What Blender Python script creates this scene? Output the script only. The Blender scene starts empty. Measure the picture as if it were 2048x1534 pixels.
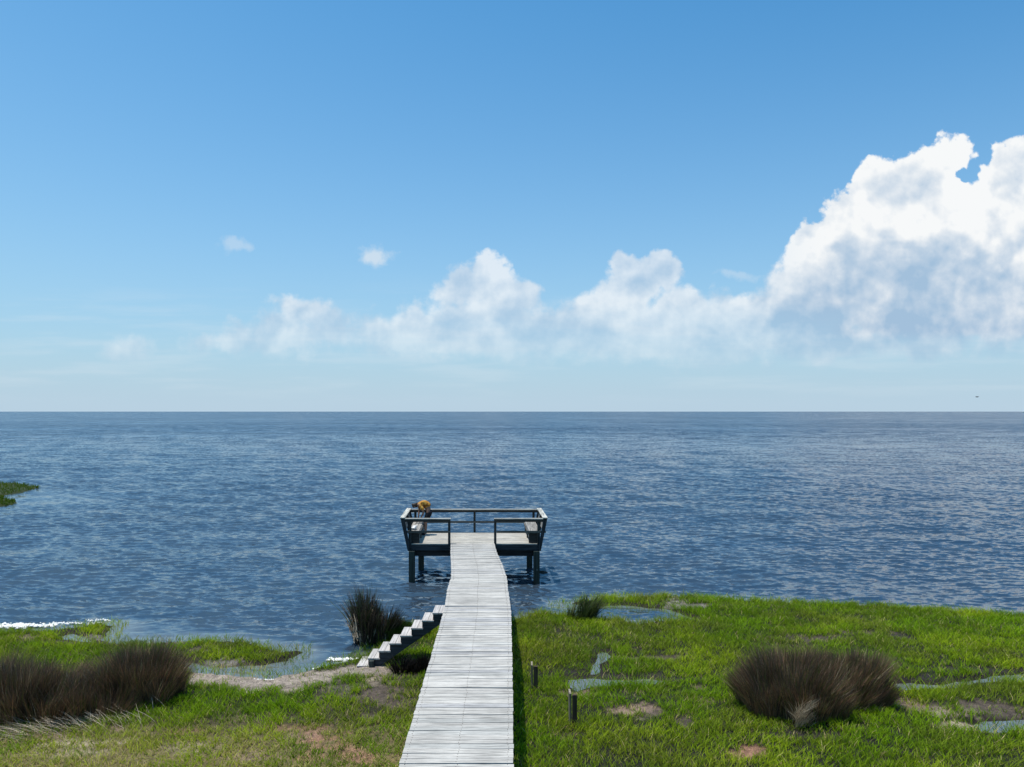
import bpy, bmesh, math, random
import numpy as np
from mathutils import Vector, Matrix

# ------------------------------------------------------------------ camera, sky, sun
sc = bpy.context.scene
COL = sc.collection
random.seed(7)
rng = np.random.default_rng(11)
F = 1440.0            # focal length in pixels of the 2048 px wide photograph
HC = 6.15             # eye height above the water
cam_d = bpy.data.cameras.new('camera'); cam = bpy.data.objects.new('camera', cam_d); COL.objects.link(cam)
cam.location = (0, 0, HC); cam.rotation_euler = (math.radians(90), 0, 0)
cam_d.sensor_width = 36; cam_d.lens = 36 * F / 2048; cam_d.shift_y = 56 / 2048
cam_d.clip_start = 0.1; cam_d.clip_end = 90000
sc.camera = cam
sc.view_settings.view_transform = 'Standard'; sc.view_settings.look = 'None'
sc.view_settings.gamma = 1; sc.view_settings.exposure = 0
sc.cycles.max_bounces = 6; sc.cycles.diffuse_bounces = 3; sc.cycles.glossy_bounces = 3
sc.cycles.transmission_bounces = 3; sc.cycles.caustics_reflective = False; sc.cycles.caustics_refractive = False

SUN_DIR = Vector((-0.215, 0.055, 1.0)).normalized()       # towards the sun: high, to the left, a little beyond
SUN_EL = math.asin(SUN_DIR.z); SUN_AZ = math.atan2(SUN_DIR.x, SUN_DIR.y)
sl = bpy.data.lights.new('sun', 'SUN'); so = bpy.data.objects.new('sun', sl); COL.objects.link(so)
sl.energy = 4.7; sl.angle = math.radians(0.53); sl.color = (1.0, 0.965, 0.91)
so.rotation_euler = SUN_DIR.to_track_quat('Z', 'Y').to_euler(); so.location = (0, 0, 50)

world = bpy.data.worlds.new('World'); sc.world = world; world.use_nodes = True
world.cycles.sampling_method = 'MANUAL'; world.cycles.sample_map_resolution = 256

class NT:
    """small helper for writing node trees"""
    def __init__(s, tree): s.t = tree; s.n = tree.nodes; s.l = tree.links
    def node(s, kind, **kw):
        n = s.n.new(kind)
        for k, v in kw.items(): setattr(n, k, v)
        return n
    def set(s, sock, v):
        if isinstance(v, bpy.types.NodeSocket): s.l.new(v, sock)
        elif v is not None: sock.default_value = v
    def math(s, op, a, b=None, c=None, clamp=False):
        n = s.node('ShaderNodeMath', operation=op, use_clamp=clamp)
        s.set(n.inputs[0], a); s.set(n.inputs[1], b); s.set(n.inputs[2], c); return n.outputs[0]
    def vmath(s, op, a, b=None, c=None):
        n = s.node('ShaderNodeVectorMath', operation=op)
        s.set(n.inputs[0], a)
        if b is not None: s.set(n.inputs[1], b)
        if c is not None: s.set(n.inputs[2], c)
        return n.outputs['Value'] if op in ('LENGTH', 'DOT_PRODUCT') else n.outputs['Vector']
    def mix(s, f, a, b, blend='MIX'):
        n = s.node('ShaderNodeMix', data_type='RGBA', blend_type=blend)
        s.set(n.inputs[0], f); s.set(n.inputs[6], a); s.set(n.inputs[7], b); return n.outputs[2]
    def mr(s, v, a, b, c=0.0, d=1.0, interp='SMOOTHSTEP'):
        n = s.node('ShaderNodeMapRange', interpolation_type=interp)
        for i, x in enumerate((v, a, b, c, d)): s.set(n.inputs[i], x)
        return n.outputs[0]
    def noise(s, vec, scale, detail=3, rough=.5, dist=0, lac=2.0, dim='3D', kind='FBM'):
        n = s.node('ShaderNodeTexNoise', noise_dimensions=dim)
        if kind != 'FBM': n.noise_type = kind
        s.set(n.inputs['Vector'], vec); n.inputs['Scale'].default_value = scale; n.inputs['Detail'].default_value = detail
        n.inputs['Roughness'].default_value = rough; n.inputs['Distortion'].default_value = dist; n.inputs['Lacunarity'].default_value = lac
        return n.outputs[0]
    def voro(s, vec, scale, detail=0, rough=.5, feature='F1', dim='2D', smooth=.6):
        n = s.node('ShaderNodeTexVoronoi', voronoi_dimensions=dim, feature=feature, normalize=True)
        s.set(n.inputs['Vector'], vec); n.inputs['Scale'].default_value = scale
        n.inputs['Detail'].default_value = detail; n.inputs['Roughness'].default_value = rough
        if feature == 'SMOOTH_F1': n.inputs['Smoothness'].default_value = smooth
        return n.outputs['Distance']
    def ramp(s, v, stops):
        n = s.node('ShaderNodeValToRGB'); s.set(n.inputs[0], v)
        e = n.color_ramp.elements
        while len(e) > 1: e.remove(e[-1])
        e[0].position = stops[0][0]; e[0].color = (*stops[0][1], 1)
        for p, c in stops[1:]:
            x = e.new(p); x.color = (*c, 1)
        return n.outputs[0]

def lin(r, g, b):
    f = lambda c: (c/255/12.92) if c/255 <= .04045 else ((c/255+.055)/1.055)**2.4
    return (f(r), f(g), f(b))

SKY_K = 0.10
def build_sky():
    T = NT(world.node_tree); world.node_tree.nodes.clear()
    out = T.node('ShaderNodeOutputWorld'); bg = T.node('ShaderNodeBackground')
    bg.inputs['Strength'].default_value = SKY_K
    sky = T.node('ShaderNodeTexSky', sky_type='NISHITA'); sky.sun_disc = False
    sky.sun_elevation = SUN_EL; sky.sun_rotation = SUN_AZ
    sky.altitude = 0; sky.air_density = 1.0; sky.dust_density = 0.6; sky.ozone_density = 2.2
    tc = T.node('ShaderNodeTexCoord'); d = tc.outputs['Generated']
    sep = T.node('ShaderNodeSeparateXYZ'); T.set(sep.inputs[0], d)
    x, y, z = sep.outputs
    ys = T.math('MAXIMUM', y, 0.05)
    u = T.math('DIVIDE', x, ys); v = T.math('DIVIDE', z, ys)
    cmb = T.node('ShaderNodeCombineXYZ'); T.set(cmb.inputs[0], u); T.set(cmb.inputs[1], v); p = cmb.outputs[0]
    # domain warp
    wn = T.node('ShaderNodeTexNoise', noise_dimensions='2D'); T.set(wn.inputs['Vector'], p)
    wn.inputs['Scale'].default_value = 14; wn.inputs['Detail'].default_value = 5; wn.inputs['Roughness'].default_value = .55
    warp = T.vmath('SUBTRACT', wn.outputs['Color'], (.5, .5, .5))
    pw = T.vmath('MULTIPLY_ADD', warp, (.055, .045, 0), p)
    # large masses (centre, radii) measured as angles from the view axis
    B = [(1905,425,165,115),(1908,318,40,44),(1840,388,120,78),(1765,455,115,92),(1690,530,115,95),(1880,510,210,115),
         (2025,345,58,46),(2060,450,130,105),(2110,560,220,90),(1625,560,66,50),(1700,610,150,42),(1960,580,200,62),
         (1540,655,130,58),(1450,652,90,52),(1365,620,52,44),(1258,575,44,54),(1322,545,26,26),(1225,625,66,52),(1320,660,110,44),
         (1115,640,70,34),(987,566,44,52),(918,578,46,34),(1025,592,44,38),(960,632,100,42),(850,655,90,34),(770,676,58,24),
         (600,632,58,34),(535,655,48,28),(655,660,48,36),(585,678,112,30),(430,690,42,16),(252,700,40,13),(960,672,280,46),(1350,672,300,58),(1600,640,150,50),(1650,690,330,34),(1880,632,270,56)]
    acc = None
    for (cx, cy, rx, ry) in B:
        cu, cv, ru, rv = (cx-1024)/F, (823-cy)/F, rx/F, ry/F
        q = T.vmath('MULTIPLY_ADD', pw, (1/ru, 1/rv, 0), (-cu/ru, -cv/rv, 0))
        r = min(ru, rv)
        f = T.math('MULTIPLY_ADD', T.vmath('LENGTH', q), -r, r)
        acc = f if acc is None else T.math('SMOOTH_MAX', acc, f, .012)
    for (cx, cy, rx, ry) in [(1940,352,26,14),(1957,334,14,26),(1972,296,20,40)]:
        cu, cv, ru, rv = (cx-1024)/F, (823-cy)/F, rx/F, ry/F
        q = T.vmath('MULTIPLY_ADD', pw, (1/ru, 1/rv, 0), (-cu/ru, -cv/rv, 0))
        acc = T.math('MINIMUM', acc, T.math('MULTIPLY_ADD', T.vmath('LENGTH', q), ru, -ru-.008))
    # cauliflower billows, read twice for relief towards the light
    def billow(pp):
        a = T.voro(pp, 17, 4, .52, 'SMOOTH_F1', smooth=.25)
        return T.math('SUBTRACT', .55, a)
    b0 = billow(p)
    b1 = billow(T.vmath('ADD', p, (-.006, .011, 0)))
    n2 = T.noise(p, 9, 6, .6, dim='2D')
    n3 = T.noise(p, 60, 4, .6, dim='2D')
    Fd = T.math('MULTIPLY_ADD', b0, .034, T.math('ADD', acc, .002))
    Fd = T.math('MULTIPLY_ADD', T.math('SUBTRACT', n2, .5), .022, Fd)
    Fd = T.math('MULTIPLY_ADD', T.math('SUBTRACT', n3, .5), .012, Fd)
    # edge softness grows towards the hazy horizon
    soft = T.mr(v, .08, .25, .022, .006, 'LINEAR')
    mask = T.mr(Fd, 0.0, soft)
    relief = T.math('MULTIPLY', T.math('SUBTRACT', b0, b1), 1.5)
    body = T.mr(Fd, 0.0, .085)                     # 0 at the rim, 1 deep inside the mass
    nl = T.noise(p, 12, 3, .5, dim='2D', dist=.3)
    big = T.mr(nl, .36, .64)                        # broad lit and shaded folds
    base = T.mr(v, .12, .27)                       # undersides sit low
    litA = T.math('MULTIPLY_ADD', big, .46, .29)
    litA = T.math('ADD', litA, relief)
    litA = T.math('MULTIPLY_ADD', T.math('SUBTRACT', 1.0, body), .34, litA)
    bw = T.mr(u, .25, .45, .20, .82)
    litA = T.math('ADD', litA, T.math('MULTIPLY', T.math('SUBTRACT', base, .75), bw))
    lit = T.math('MULTIPLY', litA, 1.0, clamp=True)
    ccol = T.ramp(lit, [(0, lin(163,192,219)), (.35, lin(192,210,228)), (.7, lin(224,232,240)), (1, lin(247,249,250))])
    ccol = T.vmath('SCALE', ccol); ccol.node.inputs['Scale'].default_value = 1/SKY_K
    # opacity: firm in the high tower, thin lower down
    opa = T.mr(v, .035, .15, .08, 1.0, 'LINEAR')
    opl = T.mr(u, .28, .45, .70, 1.0)
    opa = T.math('MAXIMUM', opa, T.math('MULTIPLY', T.mr(u, .33, .50), T.mr(v, .075, .115)))
    op = T.math('MULTIPLY', T.math('MULTIPLY', mask, opa), opl)
    
    # thin wisps apart from the masses
    def wisp(cx, cy, rx, ry, k):
        q = T.vmath('MULTIPLY_ADD', pw, (F/rx, F/ry, 0), (-(cx-1024)/rx, -(823-cy)/ry, 0))
        f = T.math('MULTIPLY_ADD', T.math('SUBTRACT', n2, .5), 1.6, T.math('SUBTRACT', 1.0, T.vmath('LENGTH', q)))
        f = T.math('MULTIPLY_ADD', T.math('SUBTRACT', n3, .5), .9, f)
        return T.math('MULTIPLY', T.mr(f, 0, .8), k)
    w = T.math('MAXIMUM', wisp(755, 510, 48, 26, .7), wisp(460, 492, 40, 16, .35))
    w = T.math('MAXIMUM', w, wisp(1480, 548, 50, 12, .3))
    str_v = T.vmath('MULTIPLY', p, (3, 30, 1))
    bands = T.math('MULTIPLY', T.mr(T.noise(str_v, 1.6, 4, .55, dim='2D'), .42, .75), T.math('MULTIPLY', T.mr(v, .0, .06), T.mr(v, .20, .11)))
    w = T.math('MAXIMUM', w, T.math('MULTIPLY', bands, .22))
    # clear sky colour: the physical sky, whitened a little by haze low down
    skc = sky.outputs[0]
    elev = T.math('MAXIMUM', z, 0.0)
    hz = T.math('MAXIMUM', T.math('MULTIPLY_ADD', T.math('POWER', 2.718, T.math('MULTIPLY', elev, -3.7)), 1.16, -.16), 0.0)
    hcol = lin(186, 209, 226)
    gain = T.mix(1.0, skc, (0.44, 1.28, 1.60, 1), 'MULTIPLY')
    skc = T.mix(T.math('MULTIPLY', hz, .92), gain, tuple(c/SKY_K for c in hcol) + (1,))
    skc = T.mix(T.math('MULTIPLY', T.math('POWER', 2.718, T.math('MULTIPLY', elev, -11.0)), .85), skc, tuple(c/SKY_K for c in hcol) + (1,))
    # brighter towards the left of the frame
    lw = T.mr(u, .7, -.9, 0.0, .16, 'LINEAR')
    skc = T.mix(T.math('MULTIPLY', lw, T.mr(elev, .05, .18)), skc, tuple(c/SKY_K for c in lin(168, 206, 232)) + (1,))
    front = T.mr(y, .05, .2)
    c1 = T.mix(T.math('MULTIPLY', w, front), skc, tuple(c/SKY_K for c in lin(222, 232, 240)) + (1,))
    c2 = T.mix(T.math('MULTIPLY', T.math('MAXIMUM', op, 0.0, clamp=True), front), c1, ccol)
    T.set(bg.inputs['Color'], c2); T.l.new(bg.outputs[0], out.inputs[0])
build_sky()
#@@REST
# ------------------------------------------------------------------ helpers
def G(px, py, z=0.05):
    Y = F*(HC-z)/(py-823.0); return ((px-1024.0)/F*Y, Y)

def mat(name, rough=.8, spec=.3):
    m = bpy.data.materials.new(name); m.use_nodes = True
    T = NT(m.node_tree); b = m.node_tree.nodes['Principled BSDF']
    b.inputs['Roughness'].default_value = rough; b.inputs['Specular IOR Level'].default_value = spec
    return m, T, b

def tag(o, label=None, cat=None, group=None, kind=None):
    if label: o['label'] = label
    if cat: o['category'] = cat
    if group: o['group'] = group
    if kind: o['kind'] = kind
    return o

def mesh_np(name, V, faces_idx, loop_tot, m, parent=None, col=None, smooth=False):
    """fast mesh from numpy: V (n,3), faces_idx flat, loop_tot per face"""
    me = bpy.data.meshes.new(name)
    V = np.asarray(V, np.float32); faces_idx = np.asarray(faces_idx, np.int32); loop_tot = np.asarray(loop_tot, np.int32)
    me.vertices.add(len(V)); me.vertices.foreach_set('co', V.ravel())
    me.loops.add(len(faces_idx)); me.loops.foreach_set('vertex_index', faces_idx)
    me.polygons.add(len(loop_tot))
    st = np.concatenate([[0], np.cumsum(loop_tot)[:-1]]).astype(np.int32)
    me.polygons.foreach_set('loop_start', st)
    if smooth: me.polygons.foreach_set('use_smooth', np.ones(len(loop_tot), bool))
    me.update(calc_edges=True)
    if col is not None:
        a = me.attributes.new('Col', 'FLOAT_COLOR', 'POINT')
        c = np.ones((len(V), 4), np.float32); c[:, :3] = col; a.data.foreach_set('color', c.ravel())
    me.materials.append(m)
    o = bpy.data.objects.new(name, me); COL.objects.link(o); o.parent = parent
    return o

class MB:
    """collects solid shapes and links them as one mesh object"""
    def __init__(s): s.v = []; s.f = []; s.c = []
    def hexa(s, P, c=(.5, .5, .5)):
        n = len(s.v); s.v += [tuple(p) for p in P]; s.c += [c]*8
        for q in ((0,3,2,1),(4,5,6,7),(0,1,5,4),(1,2,6,5),(2,3,7,6),(3,0,4,7)): s.f.append(tuple(n+i for i in q))
    def box(s, x0, x1, y0, y1, z0, z1, c=(.5, .5, .5), shear=0.0, yref=26.0):
        k = lambda x, y: x - shear*(y-yref)
        s.hexa([(k(x0,y0),y0,z0),(k(x1,y0),y0,z0),(k(x1,y1),y1,z0),(k(x0,y1),y1,z0),
                (k(x0,y0),y0,z1),(k(x1,y0),y0,z1),(k(x1,y1),y1,z1),(k(x0,y1),y1,z1)], c)
    def prism(s, poly, y0, y1, c=(.5, .5, .5)):
        """polygon in x,z extruded along y"""
        n = len(s.v); m = len(poly)
        s.v += [(x, y0, z) for x, z in poly] + [(x, y1, z) for x, z in poly]; s.c += [c]*(2*m)
        s.f.append(tuple(range(n, n+m))); s.f.append(tuple(range(n+2*m-1, n+m-1, -1)))
        for i in range(m):
            j = (i+1) % m; s.f.append((n+i, n+m+i, n+m+j, n+j))
    def cyl(s, a, b, ra, rb, seg=10, c=(.5, .5, .5)):
        a = Vector(a); b = Vector(b); d = (b-a).normalized(); u = d.orthogonal().normalized(); w = d.cross(u)
        n = len(s.v)
        for p, r in ((a, ra), (b, rb)):
            for i in range(seg):
                t = 2*math.pi*i/seg; q = p+u*(r*math.cos(t))+w*(r*math.sin(t)); s.v.append(tuple(q)); s.c.append(c)
        for i in range(seg):
            j = (i+1) % seg; s.f.append((n+i, n+j, n+seg+j, n+seg+i))
        s.f.append(tuple(range(n+seg-1, n-1, -1))); s.f.append(tuple(range(n+seg, n+2*seg)))
    def build(s, name, m, parent=None, bevel=0.0, smooth=False):
        me = bpy.data.meshes.new(name); me.from_pydata(s.v, [], s.f)
        bm = bmesh.new(); bm.from_mesh(me); bmesh.ops.recalc_face_normals(bm, faces=bm.faces); bm.to_mesh(me); bm.free()
        a = me.attributes.new('Col', 'FLOAT_COLOR', 'POINT')
        a.data.foreach_set('color', np.array([(*c, 1) for c in s.c], np.float32).ravel())
        me.materials.append(m)
        if smooth: me.polygons.foreach_set('use_smooth', [True]*len(me.polygons))
        o = bpy.data.objects.new(name, me); COL.objects.link(o); o.parent = parent
        if bevel:
            b = o.modifiers.new('bevel', 'BEVEL'); b.width = bevel; b.segments = 1; b.limit_method = 'ANGLE'
        return o

def empty(name, loc=(0, 0, 0)):
    o = bpy.data.objects.new(name, None); COL.objects.link(o); o.location = loc; return o

def adopt(root):
    """keep children where they were modelled (world coordinates) under a root placed at its base"""
    for ch in root.children: ch.matrix_parent_inverse = Matrix.Translation(root.location).inverted()

# numpy value noise
_L = np.random.default_rng(5).random((256, 256)).astype(np.float32)
def vn(x, y):
    xi = np.floor(x).astype(np.int64); yi = np.floor(y).astype(np.int64); fx = x-xi; fy = y-yi
    fx = fx*fx*(3-2*fx); fy = fy*fy*(3-2*fy)
    a = _L[xi & 255, yi & 255]; b = _L[(xi+1) & 255, yi & 255]; c = _L[xi & 255, (yi+1) & 255]; d = _L[(xi+1) & 255, (yi+1) & 255]
    return (a*(1-fx)+b*fx)*(1-fy)+(c*(1-fx)+d*fx)*fy
def fbm(x, y, s, o=4, off=0.0):
    r = 0; a = 1; t = 0
    for i in range(o):
        r = r+a*vn(x*s+17.3*i+off, y*s+9.1*i+off*1.7); t += a; a *= .5; s *= 2.03
    return r/t
def sdist(P, poly):
    """signed distance to polygon, positive inside"""
    x = P[:, 0]; y = P[:, 1]; d2 = np.full(len(P), 1e9); ins = np.zeros(len(P), bool); n = len(poly)
    for i in range(n):
        ax, ay = poly[i]; bx, by = poly[(i+1) % n]; ex = bx-ax; ey = by-ay
        t = np.clip(((x-ax)*ex+(y-ay)*ey)/(ex*ex+ey*ey+1e-12), 0, 1)
        d2 = np.minimum(d2, (x-ax-t*ex)**2+(y-ay-t*ey)**2)
        if ay != by: ins ^= ((ay > y) != (by > y)) & (x < ex*(y-ay)/ey+ax)
    return np.where(ins, 1, -1)*np.sqrt(d2)
sstep = lambda a, b, v: (lambda t: t*t*(3-2*t))(np.clip((v-a)/(b-a), 0, 1))

# ------------------------------------------------------------------ shape of the marsh
tip = lambda L: [G(x, y, .20) for x, y in L]      # far banks are seen by their grass tips
gnd = lambda L: [G(x, y, .02) for x, y in L]
LAND = (tip([(1030,1231),(1048,1226),(1072,1219),(1100,1217),(1130,1221)]) + tip([(1165,1228),(1200,1227),(1240,1229),(1275,1236),(1335,1232),(1400,1228)])
        + gnd([(1345,1218),(1320,1214),(1250,1210),(1180,1209),(1145,1208)]) + tip([(1133,1200),(1155,1192),(1200,1187),(1280,1184),(1380,1184),(1480,1190),
        (1600,1196),(1750,1203),(1900,1212),(2048,1221),(2400,1238)])
        + [(45, 17), (45, -25), (-45, -25), (-45, 18.2)]
        + tip([(-300,1262),(0,1252),(100,1250),(150,1244),(200,1238),(222,1239)]) + gnd([(214,1258),(198,1276),(196,1287),(215,1291),(236,1290)])
        + tip([(235,1279),(270,1272),(350,1271),(450,1271),(515,1281),(560,1291),(590,1290)]) + gnd([(598,1305),(572,1318),(520,1326),(470,1328),(430,1331)])
        + gnd([(385,1322),(352,1326),(360,1340),(420,1352),(480,1354),(540,1357),(600,1348),(650,1336),(700,1322),(735,1312),(762,1300),(766,1283)])
        + tip([(778,1256),(800,1246),(830,1241),(880,1244),(950,1240)]))
POOLS = [gnd(L) for L in (
    [(1125,1352),(1180,1353),(1300,1354),(1352,1364),(1290,1372),(1190,1377),(1150,1384),(1122,1368)],
    [(1195,1298),(1222,1302),(1236,1312),(1212,1328),(1198,1350),(1176,1350),(1172,1330)],
    [(1780,1364),(1830,1362),(1880,1366),(1930,1356),(2000,1346),(2160,1340),(2160,1358),(1960,1368),(1900,1378),(1850,1379),(1790,1386)],
    [(1930,1443),(1990,1436),(2160,1430),(2160,1450),(1995,1470),(1945,1464)],
    [(105,1269),(150,1264),(185,1271),(205,1284),(160,1286),(120,1281)],
    [(440,1283),(470,1285),(465,1291),(440,1290)])]
ISLES = [gnd([(-900,930),(-300,955),(0,966),(50,969),(84,975),(60,982),(30,986),(0,992),(-200,1000),(-900,1030)]),
         gnd([(-500,975),(-100,985),(0,995),(20,1000),(38,1004),(28,1009),(0,1014),(-150,1024),(-500,1040)])]
# bare patches: px, py, rx, ry, colour, strength
C_GREY = (.20,.175,.15); C_PINK = (.30,.205,.145); C_TAN = (.42,.34,.24); C_BRN = (.10,.075,.055); C_DARK = (.03,.024,.02); C_SAND = (.33,.265,.21); C_RED = (.29,.155,.095)
BARE = [(650,1500,62,20,C_RED,.85),(720,1522,50,14,C_RED,.8),(600,1462,46,9,C_RED,.5),(760,1392,66,30,C_BRN,1),(350,1470,50,6,C_RED,.5),(170,1490,70,8,C_TAN,.6),(500,1515,60,9,C_PINK,.5),(690,1352,60,12,C_GREY,1),(770,1352,50,12,C_BRN,.9),(700,1395,70,16,C_BRN,.6),(610,1372,80,7,C_BRN,.8),(470,1372,70,5,C_BRN,.7),(660,1366,90,9,C_BRN,.9),(560,1376,110,5,C_BRN,.7),(700,1335,40,12,C_GREY,.9),(620,1345,60,9,C_SAND,1),(800,1330,20,6,C_BRN,.8),(1352,1207,34,7,C_GREY,1),(1395,1213,26,4,C_GREY,1),(1262,1424,38,11,C_PINK,1),(1305,1432,24,8,C_BRN,1),(1285,1442,14,6,C_TAN,.8),(1262,1392,26,8,C_DARK,.7),
        (1300,1318,62,4,C_BRN,.9),(1600,1296,50,5,C_DARK,.8),(1738,1272,40,7,C_BRN,.9),(1792,1278,24,6,C_DARK,1),(1500,1509,30,9,C_RED,1),(1900,1428,52,14,C_TAN,.8),
        (1975,1418,110,13,C_BRN,1),(1830,1412,30,10,C_PINK,.7),(1920,1452,50,8,C_TAN,.8),(1362,1446,26,9,C_BRN,.8),(1590,1476,62,9,C_DARK,.8),(1640,1280,90,7,C_BRN,.7),
        (1725,1460,18,6,C_DARK,.8),(1400,1380,14,6,C_PINK,.6),(1400,1405,22,6,C_PINK,.5),(1205,1290,60,16,C_DARK,.5),(1130,1262,40,20,C_DARK,.5),(1145,1345,28,8,C_DARK,.9),
        (1240,1351,130,4,C_DARK,1),(1150,1388,30,7,C_PINK,.7),(1335,1357,80,4,C_DARK,1),(1980,1338,110,4,C_DARK,1),(1850,1355,60,4,C_DARK,.9),(1125,1480,30,12,C_BRN,.4),
        (760,1392,78,36,C_BRN,.75),(745,1362,42,10,C_TAN,.8),(700,1378,40,10,C_GREY,.6),(645,1484,46,14,C_RED,1),(690,1508,40,14,C_RED,.7),(600,1478,30,10,C_PINK,.5),
        (330,1284,42,7,C_GREY,.8),(395,1299,24,7,C_BRN,.9),(415,1301,12,4,C_GREY,1),(20,1276,40,5,C_PINK,.6),(100,1284,90,5,C_BRN,.7),(160,1274,36,5,C_GREY,.8),(420,1325,60,7,C_GREY,1),(490,1332,50,5,C_BRN,1),
        (450,1375,24,6,C_DARK,.8),(260,1462,70,6,C_PINK,.5),(80,1480,40,8,C_PINK,.4),(480,1440,30,8,C_PINK,.45),(380,1500,60,12,C_TAN,.35),(160,1510,60,12,C_TAN,.35),(820,1345,40,16,C_DARK,.9),(860,1290,30,12,C_DARK,.4)]
def bare_fields(P):
    """strength of bareness and its colour at points"""
    w = np.zeros(len(P)); c = np.zeros((len(P), 3)); tot = np.full(len(P), 1e-6)
    nz = fbm(P[:, 0], P[:, 1], 2.1, 4, 3.0)-.5; nx = fbm(P[:, 0], P[:, 1], 7.0, 3, 8.0)-.5
    for (px, py, rx, ry, col, k) in BARE:
        cx, cy = G(px, py, .06); sx = rx*cy/F; sy = ry*cy*cy/(F*(HC-.06))
        q = np.sqrt(((P[:, 0]-cx)/sx)**2+((P[:, 1]-cy)/sy)**2)
        m = k*sstep(1.45, .55, q+nz*2.2+nx*1.6)
        w = np.maximum(w, m); c += m[:, None]*np.array(col); tot += m
    # sandy bank between the shallow pool and the meadow
    cl = [G(*q, .05) for q in ((420,1350),(500,1364),(560,1366),(620,1360),(680,1350),(735,1340))]
    d = np.full(len(P), 9.)
    for (a, b) in zip(cl[:-1], cl[1:]):
        e = np.subtract(b, a); t = np.clip(((P-a) @ e)/(e @ e), 0, 1); d = np.minimum(d, np.linalg.norm(P-a-t[:, None]*e, axis=1))
    m = sstep(.80, .42, d+nz*1.2)
    m2 = m; w = np.maximum(w, m2); c += 3*m[:, None]*np.array(C_SAND); tot += 3*m
    return w, c/tot[:, None]

def land_sd(P):
    s = sdist(P, LAND)
    wob = (fbm(P[:, 0], P[:, 1], 1.6, 4, 1.0)-.5)*.42
    s = s+wob
    for q in POOLS:
        s = np.minimum(s, -(sdist(P, q)+wob*.7))
    return s
def ground_z(P, s):
    z = -.30+.36*sstep(-.75, .12, s)+.05*sstep(.1, 1.2, s)
    return z+(fbm(P[:, 0], P[:, 1], 1.2, 4)-.5)*.07*sstep(-.2, .3, s)+(fbm(P[:, 0], P[:, 1], 9, 3, 4.)-.5)*.035

def grid(xs, ys):
    X, Y = np.meshgrid(xs, ys); nx = len(xs); ny = len(ys)
    i = np.arange(nx*ny).reshape(ny, nx)
    q = np.stack([i[:-1, :-1], i[:-1, 1:], i[1:, 1:], i[1:, :-1]], -1).reshape(-1, 4)
    return X.ravel(), Y.ravel(), q

# ------------------------------------------------------------------ ground
def mk_ground():
    m, T, b = mat('marsh_soil', .85, .25)
    at = T.node('ShaderNodeAttribute', attribute_name='Col').outputs['Color']
    tc = T.node('ShaderNodeTexCoord').outputs['Object']
    n1 = T.noise(tc, 9, 6, .65); n2 = T.noise(tc, 45, 4, .7)
    k = T.math('MULTIPLY_ADD', T.mr(n1, .3, .7), .7, .55)
    k = T.math('MULTIPLY', k, T.math('MULTIPLY_ADD', T.mr(n2, .35, .65), .8, .5))
    kk = T.node('ShaderNodeCombineColor'); [T.set(kk.inputs[i], k) for i in range(3)]
    T.set(b.inputs['Base Color'], T.mix(1, at, kk.outputs[0], 'MULTIPLY'))
    bp = T.node('ShaderNodeBump'); bp.inputs['Distance'].default_value = .03; bp.inputs['Strength'].default_value = .9
    T.set(bp.inputs['Height'], T.math('ADD', n1, T.math('MULTIPLY', n2, .4))); T.l.new(bp.outputs[0], b.inputs['Normal'])
    xs = np.concatenate([np.linspace(-46, -17, 60)[:-1], np.arange(-17, 18, .085), np.linspace(18, 46, 60)])
    ys = np.concatenate([np.linspace(-26, 9, 70)[:-1], np.arange(9, 27, .085), [28, 30]])
    X, Y, q = grid(xs, ys); P = np.stack([X, Y], 1)
    s = land_sd(P); z = ground_z(P, s); w, c = bare_fields(P)
    z = z-.02*w*(s > .1)
    base = np.array([.016, .016, .008]); edge = np.array([.022, .015, .010])
    col = base+(edge-base)*sstep(.35, .02, s)[:, None]
    th = (sstep(15.0, 12.6, Y)*(X < -1.5)*(s > .2))[:, None]; col = col*(1-th)+np.array([.17, .135, .055])*th
    col = col*(1-w[:, None])+c*w[:, None]
    far = sstep(1.2, 4, np.maximum(np.abs(X)-.78*np.maximum(Y, 0)-1, 9.5-Y))      # meadow outside the modelled blades
    col = col*(1-far[:, None])+np.array([.06, .11, .012])*far[:, None]
    o = mesh_np('ground', np.stack([X, Y, z], 1), q.ravel(), np.full(len(q), 4), m, col=col, smooth=True)
    tag(o, kind='structure')
    for k, isl in enumerate(ISLES):
        a = np.array(isl); xs = np.linspace(a[:, 0].min()-1, a[:, 0].max()+1, 260); ys = np.linspace(a[:, 1].min()-1, a[:, 1].max()+1, 90)
        X, Y, q = grid(xs, ys); P = np.stack([X, Y], 1); s = sdist(P, isl)+(fbm(X, Y, .9, 4)-.5)*.9
        z = -.3+.42*sstep(-.5, .4, s)
        o = mesh_np('ground', np.stack([X, Y, z], 1), q.ravel(), np.full(len(q), 4), m, col=np.tile([.035,.05,.012], (len(X), 1)), smooth=True)
        tag(o, kind='structure')
mk_ground()

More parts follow.
